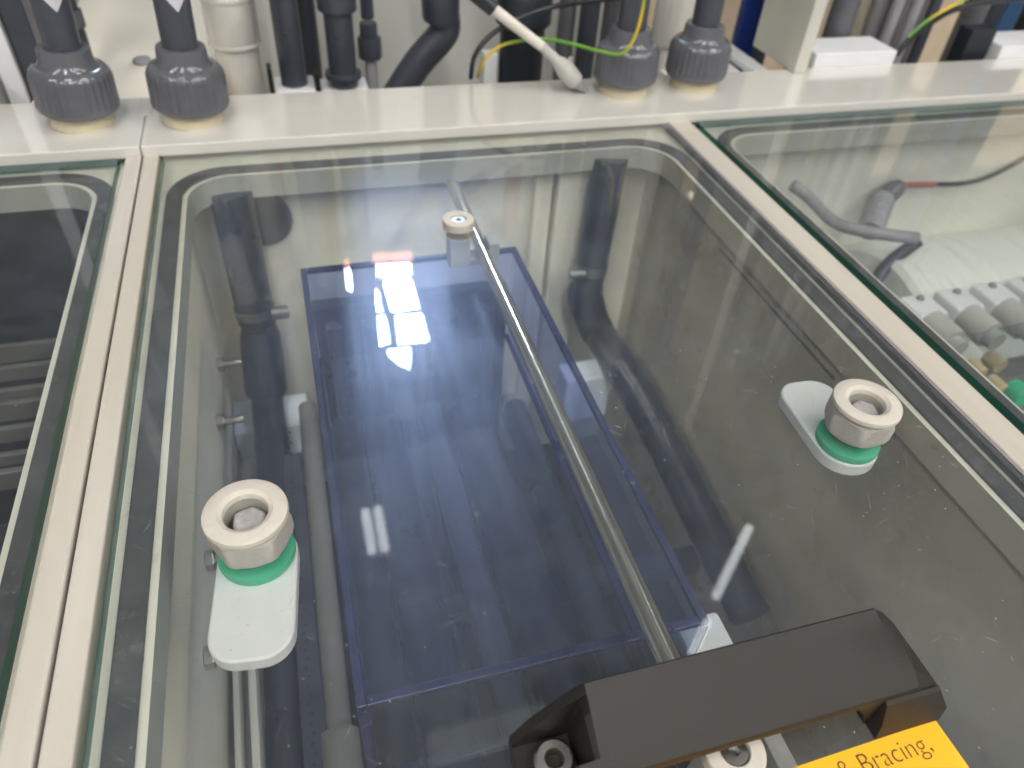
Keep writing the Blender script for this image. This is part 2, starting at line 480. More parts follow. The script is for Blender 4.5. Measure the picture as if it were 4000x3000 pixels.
for q in ([(2.091, 12.929), (3.104, 12.990), (3.380, 14.243), (2.335, 14.283)], [(1.845, 13.466), (1.965, 13.259), (2.068, 14.301), (1.805, 14.281)],
          [(1.935, 12.355), (3.123, 12.433), (3.155, 12.832), (1.952, 12.766)], [(2.439, 14.397), (3.438, 14.470), (3.691, 15.767), (2.486, 15.733)],
          [(1.816, 14.361), (2.159, 14.354), (2.248, 15.608), (1.837, 15.727)], [(2.077, 15.769), (2.992, 15.819), (2.917, 16.992), (2.494, 16.623), (2.153, 16.167)],
          [(0.960, 12.355), (1.189, 12.384), (1.174, 13.224), (0.989, 13.143)], [(0.620, 16.629), (0.875, 16.677), (0.869, 17.122), (0.621, 17.142)]):
    wquad('pane', q, 'pane')
wquad('mullion', [(3.154, 12.402), (3.244, 12.413), (3.840, 15.899), (3.722, 15.879)], 'beam', 0.0, 0.1)
wquad('mullion', [(2.171, 12.849), (2.067, 12.835), (2.301, 15.850), (2.430, 15.872)], 'beam', 0.0, 0.09)
wquad('transom', [(1.691, 14.147), (3.395, 14.285), (3.423, 14.447), (1.696, 14.303)], 'beam', 0.02, 0.08)
wquad('transom', [(1.776, 15.675), (3.724, 15.794), (3.755, 15.928), (1.801, 15.785)], 'beam', 0.02, 0.08)
wquad('shutter', [(0.787, 12.074), (0.984, 12.098), (0.985, 13.344), (0.780, 13.315)], 'beam', 0.02, 0.08)
for (q, c_, lab_) in (((12.884, 10.432), 'warm', 'warm oval wall lamp reflected by the right frame corner'), ((22.846, 8.821), 'far', 'bright small wall lamp reflected in the right glass')):
    t = thing('wall_lamp', lab_, 'lamp', (q[0], 19.9, q[1]))
    link('lamp_glass', lathe([(0.22, -0.40), (0.30, -0.3), (0.34, 0.0), (0.30, 0.35), (0.2, 0.42)], 20), 'lamp_' + c_, t, smooth=SM)
    link('lamp_holder', lathe([(0.12, 0.421), (0.12, 0.6)], 12), 'beam', t)
link('frame', ringplate([(-1.65, 0), (1.75, 0), (1.75, 5.7), (-1.65, 5.7)], [(-1.5, 0.1), (1.6, 0.1), (1.6, 5.6), (-1.5, 5.6)], -0.2, 0.0), 'beam', win, rot=(PI / 2, 0, 0))

def luminaire(x, y, z, length, width, ang, label, tubes=2, m='lamp'):
    t = thing('ceiling_lamp', label, 'lamp', (x, y, z), 'strip lamps under the hall roof', (0, 0, ang))
    hw = width / 2
    link('housing', boxm(-hw, hw, -length / 2 - 0.1, length / 2 + 0.1, 0.10, 0.25), 'beam', t)
    for k in range(tubes):
        px = 0 if tubes == 1 else (-hw * 0.62 + k * (hw * 1.24) / (tubes - 1))
        link('tube', tube([(px, -length / 2, 0.02), (px, length / 2, 0.02)], hw * (0.42 if tubes > 1 else 0.8), n=10), m, t)
    for s in (-1, 1):
        link('suspension_cable', tube([(0, s * length * 0.4, 0.25), (0, s * length * 0.4, 18.5 - z)], 0.02, n=6), 'beam', t)
    return t
luminaire(0.48, 9.66, 12, 1.1, 0.44, 0.0, 'short twin tube lamp reflected over the blue box front', m='lamp_far')
luminaire(7.70, 7.13, 12, 2.1, 0.22, -math.atan2(1.61, 1.45), 'slanting bright tube lamp reflected right of the box', tubes=1, m='lamp_far')
luminaire(6.2, 5.7, 12, 0.85, 0.18, -math.atan2(0.62, 0.54), 'short slanting tube lamp reflected just behind the handle', tubes=1, m='lamp_far')
luminaire(16.5, 24 - 6.2, 12, 1.6, 0.3, 0.4, 'lone tube lamp reflected in the rear right glass', tubes=1, m='lamp_far')
k = 0
for yy, row in ((-2.0, 'added as fill overhead in front of the machine'), (-8, 'above the operator side'), (-12.5, 'well behind the operator'), (-17, 'at the far end of the hall')):  # all rows unseen; overhead row added to fill the tank with light
    for xx, col_ in ((-9, 'far left'), (-1, 'left of centre'), (7, 'right of centre'), (15, 'far right')):
        luminaire(xx, yy, 12.5, 4.2, 1.0, 0.25 * (k % 3 - 1), 'long twin tube lamp %s, %s' % (row, col_))
        k += 1
for (bx, by, nm) in ((0, 8.9, 'pale roof beam crossing low over the blue box reflection'), (0, 13.6, 'pale roof beam farther toward the window')):
    b = link('roof_beam', boxm(-25, 25, -0.16, 0.16, 13.2, 13.9), 'beam', loc=(bx, by, 0), rot=(0, 0, 0.10))
    tag(b, nm, 'beam', 'beams under the hall roof')
for (px, nm) in ((1.9, 'long round duct under the roof, left one'), (4.6, 'long round duct under the roof, right one')):
    tag(link('air_duct', tube([(px, 6, 17.6), (px + 0.6, 19.5, 17.6)], 0.35, n=16), 'grey_mid', smooth=SM), nm, 'duct', 'ducts under the hall roof')

# ================================================================== MACHINE STRUCTURE
YB = 2.19            # back edge of the lids / front of rear deck
GT, GB = -0.001, -0.0255
DZ = 0.025           # top of the rear deck
def deck(x0, x1, y1):
    bm = new()
    add_box(bm, x0, x1, YB, y1, DZ - 0.035, DZ)
    return bm
d1 = struct(link('rear_deck', deck(-3.2, -0.4235, 2.55), 'cream', bevel=0.004))
d2 = struct(link('rear_deck', deck(-0.4215, 4.2, 2.535), 'cream', bevel=0.004))
# raised weld bead and lip strips on the deck
tag(link('deck_trim', boxm(-0.44, -0.405, 2.40, 2.53, DZ + 0.0005, DZ + 0.006), 'cream', bevel=0.002), 'narrow cream cover strip on deck seam beside second coupling', 'trim')
for (x0, x1, nm) in ((-0.4655, -0.4238, 'a'), (-0.4182, -0.3765, 'b'), (1.2345, 1.3105, 'c')):
    struct(link('divider_wall', boxm(x0, x1, -0.4, YB - 0.001, -0.6, 0.0), 'strip', bevel=0.004))
for (za, zb_, m_) in ((-0.0075, -0.0045, 'grey_mid'), (-0.0150, -0.0115, 'grey_mid'), (-0.0320, -0.0215, 'gasket')):
    struct(link('reflection_line', boxm(1.2300, 1.2343, -0.4, YB - 0.002, za, zb_), m_))  # thin bars drawn in place of reflections layered at the glass edge
struct(link('gap_shade', boxm(-0.4236, -0.4184, -0.4, YB - 0.002, -0.5, -0.022), 'rubber'))  # dark strip added in the open gap to stand for its shade
def compartment(x0, x1, gx0, gx1, gy1, rc, wallx0, wallx1, rearmat, leftmat, rightmat, depth=-1.55):
    """frame plate with rounded opening, gasket and the tank below; x0..x1 frame, gx0..gx1 gasket outside"""
    gw = 0.041
    fr = thing('tank', '', 'tank')
    del fr['category']; del fr['label']
    fr['kind'] = 'structure'
    out = rrect(x0, x1, -0.5, YB + 0.06, 0.002)
    i0 = rrect(gx0 + gw, gx1 - gw, 0.0, gy1 - gw, (0.1, rc, rc, 0.1), 14)
    r1 = rrect(gx0, gx1, -0.05, gy1, (0.1, rc + 0.03, rc + 0.03, 0.1), 14)
    rim = rrect(gx0 + gw + 0.013, gx1 - gw - 0.013, 0.013, gy1 - gw - 0.013, (0.1, rc - 0.012, rc - 0.012, 0.1), 14)
    out = rrect(x0, x1, -0.5, YB + 0.06, 0.002, 14)
    fb = ringplate(out, rim, -0.105, -0.033)
    fb.normal_update()
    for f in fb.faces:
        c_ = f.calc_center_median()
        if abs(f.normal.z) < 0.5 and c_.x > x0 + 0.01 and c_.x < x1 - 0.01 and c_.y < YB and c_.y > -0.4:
            f.material_index = 1 if (rightmat == 'olive' and c_.x > (x0 + x1) / 2 and c_.y < gy1 - gw - 0.06) else 2  # opening sides painted darker for shade, right side in the dull wall colour
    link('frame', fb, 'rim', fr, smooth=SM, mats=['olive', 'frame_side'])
    link('gasket', ringplate(r1, i0, -0.038, -0.0265), 'gasket', fr, smooth=SM, bevel=0.002)
    link('rear_wall', boxm(wallx0, wallx1, 2.20, 2.24, depth, -0.106), rearmat, fr)
    link('left_wall', boxm(wallx0 - 0.03, wallx0, -0.5, 2.20, depth, -0.106), leftmat, fr)
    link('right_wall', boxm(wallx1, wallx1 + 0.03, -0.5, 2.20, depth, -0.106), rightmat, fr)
    link('bottom', boxm(wallx0, wallx1, -0.5, 2.20, depth - 0.03, depth), 'floor', fr)
    return fr
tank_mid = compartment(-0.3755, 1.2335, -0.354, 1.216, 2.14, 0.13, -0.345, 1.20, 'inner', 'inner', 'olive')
tank_left = compartment(-2.2, -0.4665, -2.1, -0.486, 2.165, 0.13, -2.15, -0.50, 'rubber', 'rubber', 'rubber')
tank_right = compartment(1.3115, 3.6, 1.352, 3.55, 2.165, 0.13, 1.335, 3.55, 'inner_white', 'inner_white', 'inner_white', depth=-1.1)

# ================================================================== GLASS LIDS
def pane(x0, x1, y0, y1, parent, nm='glass_pane'):
    bm = prism(rrect(x0, x1, y0, y1, 0.006, 3), GB, GT)
    bm.faces.ensure_lookup_table()
    bm.normal_update()
    for f in bm.faces:
        if abs(f.normal.z) < 0.5: f.material_index = 1
        elif f.calc_center_median().z < (GT + GB) / 2: f.material_index = 2
    return link(nm, bm, 'glass', parent, mats=['glass_edge', 'glass_low'])
lid = thing('glass_lid', 'middle glass lid with black handle, steel rod and two green sealed locks', 'lid', (0.44, 1.1, GT))
def L_(p):  # world units -> lid-relative
    return (p[0] - 0.44, p[1] - 1.1, p[2] - GT)
def lidpart(name, bm, mat, parent=None, **k):
    bmesh.ops.translate(bm, vec=(-0.44, -1.1, -GT), verts=bm.verts)
    return link(name, bm, mat, parent or lid, **k)
bm = prism(rrect(-0.366, 1.222, -0.1, 2.180, 0.006, 3), GB, GT); bm.normal_update()
for f in bm.faces:
    if abs(f.normal.z) < 0.5: f.material_index = 2 if (f.normal.x > 0.5 or f.normal.y > 0.5) else 1
    elif f.calc_center_median().z < (GT + GB) / 2: f.material_index = 2
lidpart('glass_pane', bm, 'glass', mats=['glass_edge', 'glass_low'])
lid_left = thing('glass_lid', 'left glass lid over the dark compartment, its green edge beside the paired strips', 'lid', (-1.3, 1.1, GT))
bm = prism(rrect(-0.9, 0.8165, -1.2, 1.08, 0.004, 3), GB - GT, 0); bm.normal_update()
for f in bm.faces:
    if abs(f.normal.z) < 0.5: f.material_index = 1
    elif f.calc_center_median().z < -0.01: f.material_index = 2
link('glass_pane', bm, 'glass', lid_left, mats=['glass_edge', 'glass_low'])
lid_right = thing('glass_lid', 'right glass lid over white roller blocks, its green edge beside the single cream strip', 'lid', (2.313, 1.1, GT))
bm = prism(rrect(-0.978, 1.2, -1.2, 1.08, 0.004, 3), GB - GT, 0); bm.normal_update()
for f in bm.faces:
    if abs(f.normal.z) < 0.5: f.material_index = 1
    elif f.calc_center_median().z < -0.01: f.material_index = 2
link('glass_pane', bm, 'glass', lid_right, mats=['glass_edge', 'glass_low'])

# --- rotary locks
def lock(x, y, ang, label):
    e = bpy.data.objects.new('rotary_lock', None); COL.objects.link(e)
    e.empty_display_size = 0.01
    e.parent = lid; e.location = Vector(L_((x, y, 0))) * U; e['label'] = label
    r = 0.064
    link('cap_ring', annulus([(0.038, 0.0705), (0.042, 0.0735), (0.059, 0.0735), (0.0635, 0.071), (0.0645, 0.066), (0.0645, 0.063), (0.062, 0.0605), (0.033, 0.0605), (0.0335, 0.064), (0.035, 0.0690)], 64), 'knob', e, smooth=SM)
    link('sleeve', annulus([(0.0335, 0.0600), (0.0575, 0.0600), (0.0575, 0.0525), (0.0335, 0.0525)], 48), 'nut', e, smooth=SM)
    def hexr(rr, h, k_, n_):
        t = (2 * PI * k_ / n_) % (PI / 3) - PI / 6
        return min(rr, 0.0575 / math.cos(t))
    hexo = [(0.048, 0.0), (0.056, 0.0), (0.0625, 0.006), (0.0655, 0.014), (0.0655, 0.040), (0.0605, 0.049), (0.0555, 0.052)]
    link('hex_nut', annulus_mod(hexo + [(0.034, 0.052), (0.034, 0.0)], 96, hexr), 'nut', e, smooth=math.radians(28))
    link('neck', lathe([(0.046, -0.008), (0.050, -0.0005)], 40), 'nut', e, smooth=SM)
    link('bolt_seat', lathe([(0.0332, 0.005), (0.0332, 0.011)], 32), 'nut', e)
    link('bolt', lathe([(0.0275, 0.0115), (0.028, 0.048), (0.025, 0.052)], 6), 'bolt_grey', e, bevel=0.004, rot=(0.06, 0.05, 0.4))
    link('green_seal', lathe([(0.056, -0.0430), (0.0605, -0.042), (0.0615, -0.035), (0.0605, -0.028), (0.05, -0.0268)], 56), 'green', e, smooth=SM)
    # milky latch tab under the seal
    w2 = 0.0635
    o_ = []
    for k_ in range(13):
        t = PI * k_ / 12
        o_.append((w2 * math.cos(t), w2 * math.sin(t)))
    o_ += [(-w2, -0.08)]
    for k_ in range(9):
        t = PI + PI / 2 * k_ / 8
        o_.append((-w2 + 0.047 + 0.047 * math.cos(t), -0.138 + 0.047 * math.sin(t)))
    for k_ in range(9):
        t = -PI / 2 + PI / 2 * k_ / 8
        o_.append((w2 - 0.047 + 0.047 * math.cos(t), -0.138 + 0.047 * math.sin(t)))
    link('latch_tab', prism(o_, -0.074, -0.0435), 'pe', e, bevel=0.004, rot=(0, 0, ang), smooth=SM)
    return e
lock(-0.153, 0.769, -0.10, 'left rotary lock, milky tab turned toward the viewer')
lock(0.979, 0.769, PI - 0.05, 'right rotary lock, milky tab turned toward the back')

# --- rod and brackets
rod = lidpart('steel_rod', tube([(0.446, 0.16, -0.078), (0.446, 2.02, -0.078)], 0.0195, n=32), 'steel', smooth=SM)
def bracket(x, y, label):
    e = bpy.data.objects.new('rod_bracket', None); COL.objects.link(e); e.empty_display_size = 0.01
    e.parent = lid; e.location = Vector(L_((x, y, 0))) * U; e['label'] = label
    link('washer', annulus([(0.0195, 0.019), (0.021, 0.022), (0.0395, 0.022), (0.041, 0.020), (0.041, 0.0), (0.0195, 0.0)], 48), 'knob', e, smooth=SM)
    link('screw', lathe([(0.019, 0.0), (0.019, 0.017), (0.018, 0.0185), (0.007, 0.0185), (0.0055, 0.012)], 32), 'steel2', e, smooth=SM)
    link('spacer', lathe([(0.030, -0.034), (0.030, -0.0265)], 32), 'nut', e)
    bm = new()
    add_box(bm, -0.026, 0.028, -0.024, 0.030, -0.115, -0.0345)
    link('clamp_block', bm, 'nut', e, bevel=0.002)
    link('clamp_jaw', boxm(0.080, 0.108, -0.026, 0.030, -0.100, -0.050), 'nut', e, bevel=0.002)
    link('clamp_foot', boxm(0.029, 0.0795, -0.024, 0.028, -0.112, -0.0945), 'nut', e, bevel=0.002)
    return e
bracket(0.3816, 1.649, 'rear rod bracket with round washer on the glass')
bracket(0.438, 0.272, 'front rod bracket half hidden under the handle')

# --- handle
hd = bpy.data.objects.new('handle', None); COL.objects.link(hd); hd.empty_display_size = 0.01
hd.parent = lid; hd.location = Vector(L_((0.45, 0.316, GT))) * U
def hp(name, bm, mat, **k):
    bmesh.ops.translate(bm, vec=(-0.45, -0.316, -GT), verts=bm.verts)
    return link(name, bm, mat, hd, **k)
XL = 0.158; MIRROR = 0.914
def outline(recess, cap):
    zb = GT + 0.0005
    cheek = [(XL, zb), (XL, 0.022), (0.180, 0.060), (0.219, 0.104), (0.246, 0.130)]
    step = [(XL, zb), (XL, 0.016), (0.233, 0.016), (0.239, 0.104), (0.246, 0.130)]
    lf = step if recess else cheek
    rt = [(MIRROR - x, z) for x, z in (cheek)][::-1]
    inner = [(0.640, zb), (0.622, 0.040), (0.602, 0.064), (0.312, 0.064), (0.292, 0.040), (0.274, zb)]
    pts = lf + [(0.35, 0.1305), (0.55, 0.1305)] + rt + inner
    return [(x, min(z, cap)) for x, z in pts]
slices = [(0.2640, False, 0.0705), (0.2665, False, 0.0765), (0.2850, False, 0.0880), (0.2855, True, 0.0883), (0.330, True, 0.1150), (0.3490, True, 0.1255), (0.3495, False, 0.1258), (0.3595, False, 0.1305), (0.3625, False, 0.1275)]
bm = new(); rings = []
for (y, ch, cap) in slices:
    rings.append([bm.verts.new((x, y, z)) for x, z in outline(ch, cap)])
n_ = len(rings[0])
for a_, b_ in zip(rings, rings[1:]):
    for k in range(n_):
        bm.faces.new((a_[k], a_[(k + 1) % n_], b_[(k + 1) % n_], b_[k]))
bm.faces.new(rings[0]); bm.faces.new(rings[-1][::-1])
for (xa, xb) in ((0.166, 0.272), (0.642, 0.748)):
    fb = prism([(0.2637, GT + 0.0006), (0.2637, 0.0700), (0.258, 0.066), (0.246, 0.030), (0.242, GT + 0.0006)], xa, xb, 'x')
    for v in fb.verts:
        if v.co.z > 0.04 and abs(v.co.x - 0.457) > 0.24: v.co.x += 0.020 if v.co.x < 0.457 else -0.020
    tm = bpy.data.meshes.new('tmp'); fb.to_mesh(tm); bm.from_mesh(tm); fb.free(); bpy.data.meshes.remove(tm)
hp('grip', bm, 'black', bevel=0.006, smooth=math.radians(30))
for bx in (0.2035, 0.7105):
    bm = annulus([(0.0095, 0.014), (0.010, 0.034), (0.0115, 0.0365), (0.0195, 0.0365), (0.0225, 0.033), (0.0225, 0.0175), (0.0095, 0.0165)], 40)
    bmesh.ops.scale(bm, vec=(1.15, 1.15, 1), verts=bm.verts)
    bmesh.ops.translate(bm, vec=(bx, 0.317, 0), verts=bm.verts)
    b = hp('bolt', bm, 'steel2', smooth=SM)
    bm = lathe([(0.0096, 0.017), (0.0096, 0.0185)], 6)
    bmesh.ops.translate(bm, vec=(bx, 0.317, 0), verts=bm.verts)
    hp('hex_socket', bm, 'ink')

# --- yellow label with lettering
c0 = Vector((0.7424, 0.2432, -0.0075)); c1 = Vector((0.5209, 0.2385, -0.0075)); c2 = Vector((0.7445, 0.1802, -0.0075))
ux = (c0 - c1).normalized(); uy = Vector((-ux.y, ux.x, 0))
ang = math.atan2(ux.y, ux.x)
lab = bpy.data.objects.new('warning_label', None); COL.objects.link(lab); lab.empty_display_size = 0.01
lab.parent = lid; lab.location = Vector(L_((c0.x, c0.y, GT))) * U; lab.rotation_euler = (0, 0, ang)
lab['label'] = 'yellow label with black lettering'
WL, HL = 0.46, 0.15
link('yellow_sheet', prism(rrect(-WL, 0, -HL, 0, 0.003, 3), 0.0004, 0.0012), 'yellow', lab)
def lettering(txt, size, x, y, parent, mat='ink', z=0.0013, name='lettering', align='RIGHT'):
    cu = bpy.data.curves.new(name, 'FONT'); cu.body = txt; cu.size = size * U; cu.extrude = 0.0001
    cu.align_x = align; cu.offset = -0.0002
    t = bpy.data.objects.new(name, cu); COL.objects.link(t)
    bpy.context.view_layer.update()
    me = bpy.data.meshes.new_from_object(t.evaluated_get(bpy.context.evaluated_depsgraph_get()))
    bpy.data.objects.remove(t)
    me.materials.clear(); me.materials.append(M[mat])
    o = bpy.data.objects.new(name, me); COL.objects.link(o); o.parent = parent
    o.location = (x * U, y * U, z * U)
    return o
lettering('& Bracing,', 0.036, -0.029, -0.0335, lab)

# ================================================================== COUPLINGS ON THE REAR DECK
def coupling(x, y, tilt, label, sticker=False, sc=0.94):
    t = thing('pipe_coupling', label, 'coupling', (x, y, DZ), 'union couplings on the rear deck', (0, tilt, 0))
    r = 0.117 * sc
    link('socket_spigot', lathe([(r * 0.78, 0.0), (r * 0.74, 0.010), (r * 0.72, 0.060)], 40), 'tan_cream', t, smooth=SM)
    def rib(rr, h, k, n):
        if 0.060 < h < 0.150:
            return rr * (1.0 if (k % 4) in (0, 1) else 0.972)
        return rr * 0.985
    link('union_nut', lathe([(r * 0.80, 0.038), (r * 0.93, 0.040), (r * 1.0, 0.048), (r * 1.0, 0.052), (r * 1.02, 0.058), (r * 1.0, 0.064), (r, 0.068), (r * 0.985, 0.138), (r * 0.95, 0.152), (r * 0.86, 0.162), (r * 0.74, 0.165)], 128, rib), 'pvc', t, smooth=math.radians(50))
    link('collar', lathe([(r * 0.78, 0.160), (r * 0.72, 0.168), (r * 0.64, 0.180), (r * 0.62, 0.208), (r * 0.60, 0.213)], 48), 'pvc', t, smooth=SM)
    link('pipe', lathe([(r * 0.44, 0.2), (r * 0.44, 1.7)], 40), 'pvc_pipe', t, smooth=SM)
    if sticker:
        # arrow-shaped white sticker wrapped on the pipe, point down
        bm = new(); prev = None
        rr = r * 0.446; cols = 16
        for k in range(cols + 1):
            u = -1 + 2 * k / cols
            a = sticker + u * 0.85
            zb = 0.315 + 0.055 * abs(u)
            a0 = bm.verts.new((rr * math.cos(a), rr * math.sin(a), zb)); a1 = bm.verts.new((rr * math.cos(a), rr * math.sin(a), 0.62))
            if prev: bm.faces.new((prev[0], a0, a1, prev[1]))
            prev = (a0, a1)
        link('arrow_sticker', bm, 'tag', t)
    return t
coupling(-0.590, 2.385, 0.055, 'first grey ribbed coupling from the left, white arrow sticker above', -1.15)
coupling(-0.281, 2.362, 0.045, 'second grey ribbed coupling, before the wide cream pipe', -1.25)
coupling(1.150, 2.405, -0.02, 'grey ribbed coupling touched by the green and yellow wire')
coupling(1.432, 2.420, -0.01, 'rightmost grey ribbed coupling, before a blue panel')

# ================================================================== BEHIND THE DECK
def stand(name, label, cat, p, r, z0, z1, mat, extra=None, group=None, tilt=0.0, n=32):
    """vertical pipe through point p, optional rings (z, r, h, mat, partname)"""
    t = thing(name, label, cat, (p[0], p[1], z0), group, (0, tilt, 0))
    link('pipe', lathe([(r, 0), (r, z1 - z0)], n), mat, t, smooth=SM)
    for (za, rr, h, m, nm) in (extra or []):
        link(nm, lathe([(rr * 0.97, za - z0), (rr, za - z0 + 0.006), (rr, za - z0 + h - 0.006), (rr * 0.97, za - z0 + h)], n), m, t, smooth=SM)
    return t
def block(name, label, cat, x0, x1, y0, y1, z0, z1, mat, bev=0.004, group=None):
    c = ((x0 + x1) / 2, (y0 + y1) / 2, z0)
    o = link(name, boxm(x0 - c[0], x1 - c[0], y0 - c[1], y1 - c[1], 0, z1 - z0), mat, bevel=bev, loc=c)
    tag(o, label, cat, group); return o

block('equipment_cover', 'wide cream cover behind the two left couplings', 'cover', -0.78, -0.405, 2.58, 4.4, -0.4, -0.004, 'cover_cream')
block('equipment_cover', 'narrower cream cover behind second coupling, seamed to its wider neighbour', 'cover', -0.401, -0.215, 2.58, 4.4, -0.4, -0.004, 'cover_cream')
p = (-0.8047, 2.7200, 0.0804)
block('support_post', 'white upright post behind the leftmost coupling', 'post', p[0] - 0.055, p[0] + 0.0, 2.70, 2.78, -0.4, 1.8, 'white')
block('support_post', 'dark grey upright post between white post and leftmost coupling', 'post', p[0] + 0.004, p[0] + 0.075, 2.72, 2.80, -0.4, 1.8, 'pvc_dark')
block('junction_cover', 'low cream box behind the deck at the left edge', 'box', -1.25, p[0] - 0.07, 2.60, 2.95, -0.4, 0.07, 'cream')
p = (-0.6359, 2.7500, 0.1565)
tag(link('disc_cap', lathe([(0.03, 0), (0.03, 0.012), (0.026, 0.016)], 24), 'grey_mid', loc=(-0.4759, 2.9423, -0.0020), smooth=SM), 'small grey cap lying on the cream cover', 'cap')
stand('vertical_pipe', 'thin dark pipe just right of leftmost coupling pipe', 'pipe', (-0.6149, 2.7500, 0.2311), 0.028, -0.003, 1.8, 'pvc_dark', [(0.18, 0.036, 0.05, 'pvc', 'collar')])
# big cream pipe
stand('sewer_pipe', 'wide cream pipe with sockets behind the second coupling', 'pipe', (-0.150, 2.93), 0.078, -0.4, 1.8, 'cream',
      [(0.06, 0.090, 0.26, 'cream', 'socket'), (0.205, 0.0935, 0.02, 'cream', 'bead'), (0.055, 0.0925, 0.016, 'cream', 'bead')])
p = (-0.0538, 3.1000, 0.1490)
block('orange_guard', 'small orange piece at top edge beside the wide cream pipe', 'guard', p[0] - 0.07, p[0] - 0.01, 3.08, 3.12, p[2] - 0.02, p[2] + 0.5, 'orange')
# light grey rear panel
block('rear_panel', 'large plain light grey panel behind the dark pipes', 'panel', -0.16, 1.42, 3.30, 3.34, -1.5, 1.0, 'grey_panel')
pn = block('rear_panel', 'beige rear panel behind pipes at the top right', 'panel', 1.46, 5.2, 3.60, 3.64, -1.5, 1.1, 'beige')
p = (0.0340, 2.8000, 0.0039)
stand('dark_pipe', 'dark blue grey pipe on a white foot block, left of the pair', 'pipe', p, 0.046, -0.045, 1.8, 'pvc_dark', [(0.26, 0.056, 0.09, 'pvc_dark', 'collar')], 'dark pipes before the grey panel')
block('foot_block', 'white foot block under the left dark pipe', 'block', p[0] - 0.07, p[0] + 0.07, 2.73, 2.88, -0.4, -0.047, 'white')
block('bracket', 'black clip standing left of the left dark pipe', 'bracket', p[0] - 0.088, p[0] - 0.0725, 2.74, 2.80, -0.4, 0.03, 'black', 0.002)
stand('dark_pipe', 'dark pipe directly behind the left dark pipe', 'pipe', (p[0] + 0.078, 2.98), 0.034, -0.4, 1.8, 'pvc_dark', None, 'dark pipes before the grey panel')
p = (0.2108, 2.8000, -0.0282)
stand('dark_pipe', 'dark pipe with wide collar on black base, right of the pair', 'pipe', p, 0.050, -0.06, 1.8, 'pvc_dark', [(0.20, 0.068, 0.12, 'pvc_dark', 'collar'), (-0.03, 0.066, 0.02, 'pvc_dark', 'base_flange')], 'dark pipes before the grey panel')
block('foot_block', 'pale foot block under the collared dark pipe', 'block', p[0] - 0.085, p[0] + 0.085, 2.73, 2.88, -0.4, -0.062, 'white')
block('bracket', 'black clip standing left of the collared dark pipe', 'bracket', p[0] - 0.104, p[0] - 0.088, 2.74, 2.80, -0.4, 0.01, 'black', 0.002)
p = (0.3251, 2.9000, 0.0077)
stand('valve', 'small square dark valve on a short pale pipe', 'valve', p, 0.022, -0.4, 0.1, 'grey_mid', [(0.0, 0.044, 0.075, 'pvc_dark', 'valve_body'), (0.075, 0.032, 0.05, 'pvc_dark', 'valve_neck'), (0.14, 0.024, 0.3, 'pvc_dark', 'stem')], n=8)
# diagonal elbow hose
t = thing('elbow_pipe', 'thick dark bent pipe slanting down before the grey panel', 'pipe', (0, 0, 0))
link('lower_limb', tube([(0.3882, 2.8600, -0.1644), (0.4931, 2.8600, -0.0187), (0.5836, 2.8600, 0.0758), (0.6050, 2.8600, 0.1145), (0.5983, 2.8600, 0.1754)], 0.056, n=28, smooth_path=4), 'pvc_dark', t, smooth=SM)
link('upper_socket', tube([(0.5805, 2.8600, 0.1248), (0.5877, 2.8600, 0.1503), (0.5855, 2.8600, 0.2975), (0.5556, 2.8600, 0.4934)], [0.060, 0.068, 0.074, 0.074], n=28), 'pvc_dark', t, smooth=SM)
# actuator
p = (0.8942, 2.8200, -0.0737)
t = thing('actuator', 'black round actuator with clear cap and red flag', 'actuator', (p[0], p[1], -0.35))
link('housing', lathe([(0.085, 0), (0.085, 0.47), (0.105, 0.49), (0.105, 0.58), (0.095, 0.60)], 32), 'rubber', t, smooth=SM)
link('clear_cap', lathe([(0.108, 0.601), (0.108, 0.66), (0.09, 0.70), (0.05, 0.72)], 32), 'steel2', t, smooth=SM)
link('red_flag', boxm(-0.03, 0.03, -0.03, 0.03, 0.70, 1.1), 'red', t, bevel=0.006)
block('terminal_box', 'white narrow block standing left of the black actuator', 'block', p[0] - 0.150, p[0] - 0.098, 2.80, 2.86, -0.35, 0.03, 'white')
# grey pipes between actuator and third coupling
for (dx, lab_, m_, r_) in ((1215, 'slate pipe behind the probe, first right of the actuator', 'pvc', 0.036), (1268, 'dark pipe second right of the actuator', 'pvc_dark', 0.040), (1312, 'slate pipe third right of the actuator, by the third coupling', 'pvc', 0.034)):
    pp = {1215: (1.1356, 3.0000, -0.0736), 1268: (1.2132, 2.9500, -0.0593), 1312: (1.3476, 3.0500, -0.0600)}[dx]
    stand('vertical_pipe', lab_, 'pipe', pp, r_, -0.4, 1.8, m_)
p = (1.4955, 2.7800, 0.0637)
stand('sewer_pipe', 'cream pipe with socket between the two right couplings', 'pipe', p, 0.066, -0.4, 1.8, 'cream', [(0.055, 0.076, 0.3, 'cream', 'socket')])
# probe leaning on the deck
t = thing('probe', 'thin off white probe leaning on the deck, black grip above', 'probe', (0, 0, 0))
a0, a1, a2, a3, a4, a5 = (1.0064, 2.4000, 0.0309), (0.9680, 2.4100, 0.0640), (0.9090, 2.4200, 0.1220), (0.8409, 2.4300, 0.1782), (0.6780, 2.4600, 0.2874), (0.5962, 2.4800, 0.3508)
link('tip', tube([a0, a1], [0.006, 0.026], n=24), 'grey_mid', t, smooth=SM)
link('grey_sleeve', tube([a1, Vector(a1).lerp(Vector(a2), 0.6), a2, Vector(a2).lerp(Vector(a3), 0.2), a3], [0.030, 0.033, 0.026, 0.018, 0.016], n=24), 'roller', t, smooth=SM)
link('shaft', tube([a3, a4], [0.0165, 0.0185], n=24), 'probe', t, smooth=SM)
link('grip', tube([a4, a5], [0.024, 0.028], n=24), 'rubber', t, smooth=SM)
nb = Vector(a2).lerp(Vector(a1), 0.4)
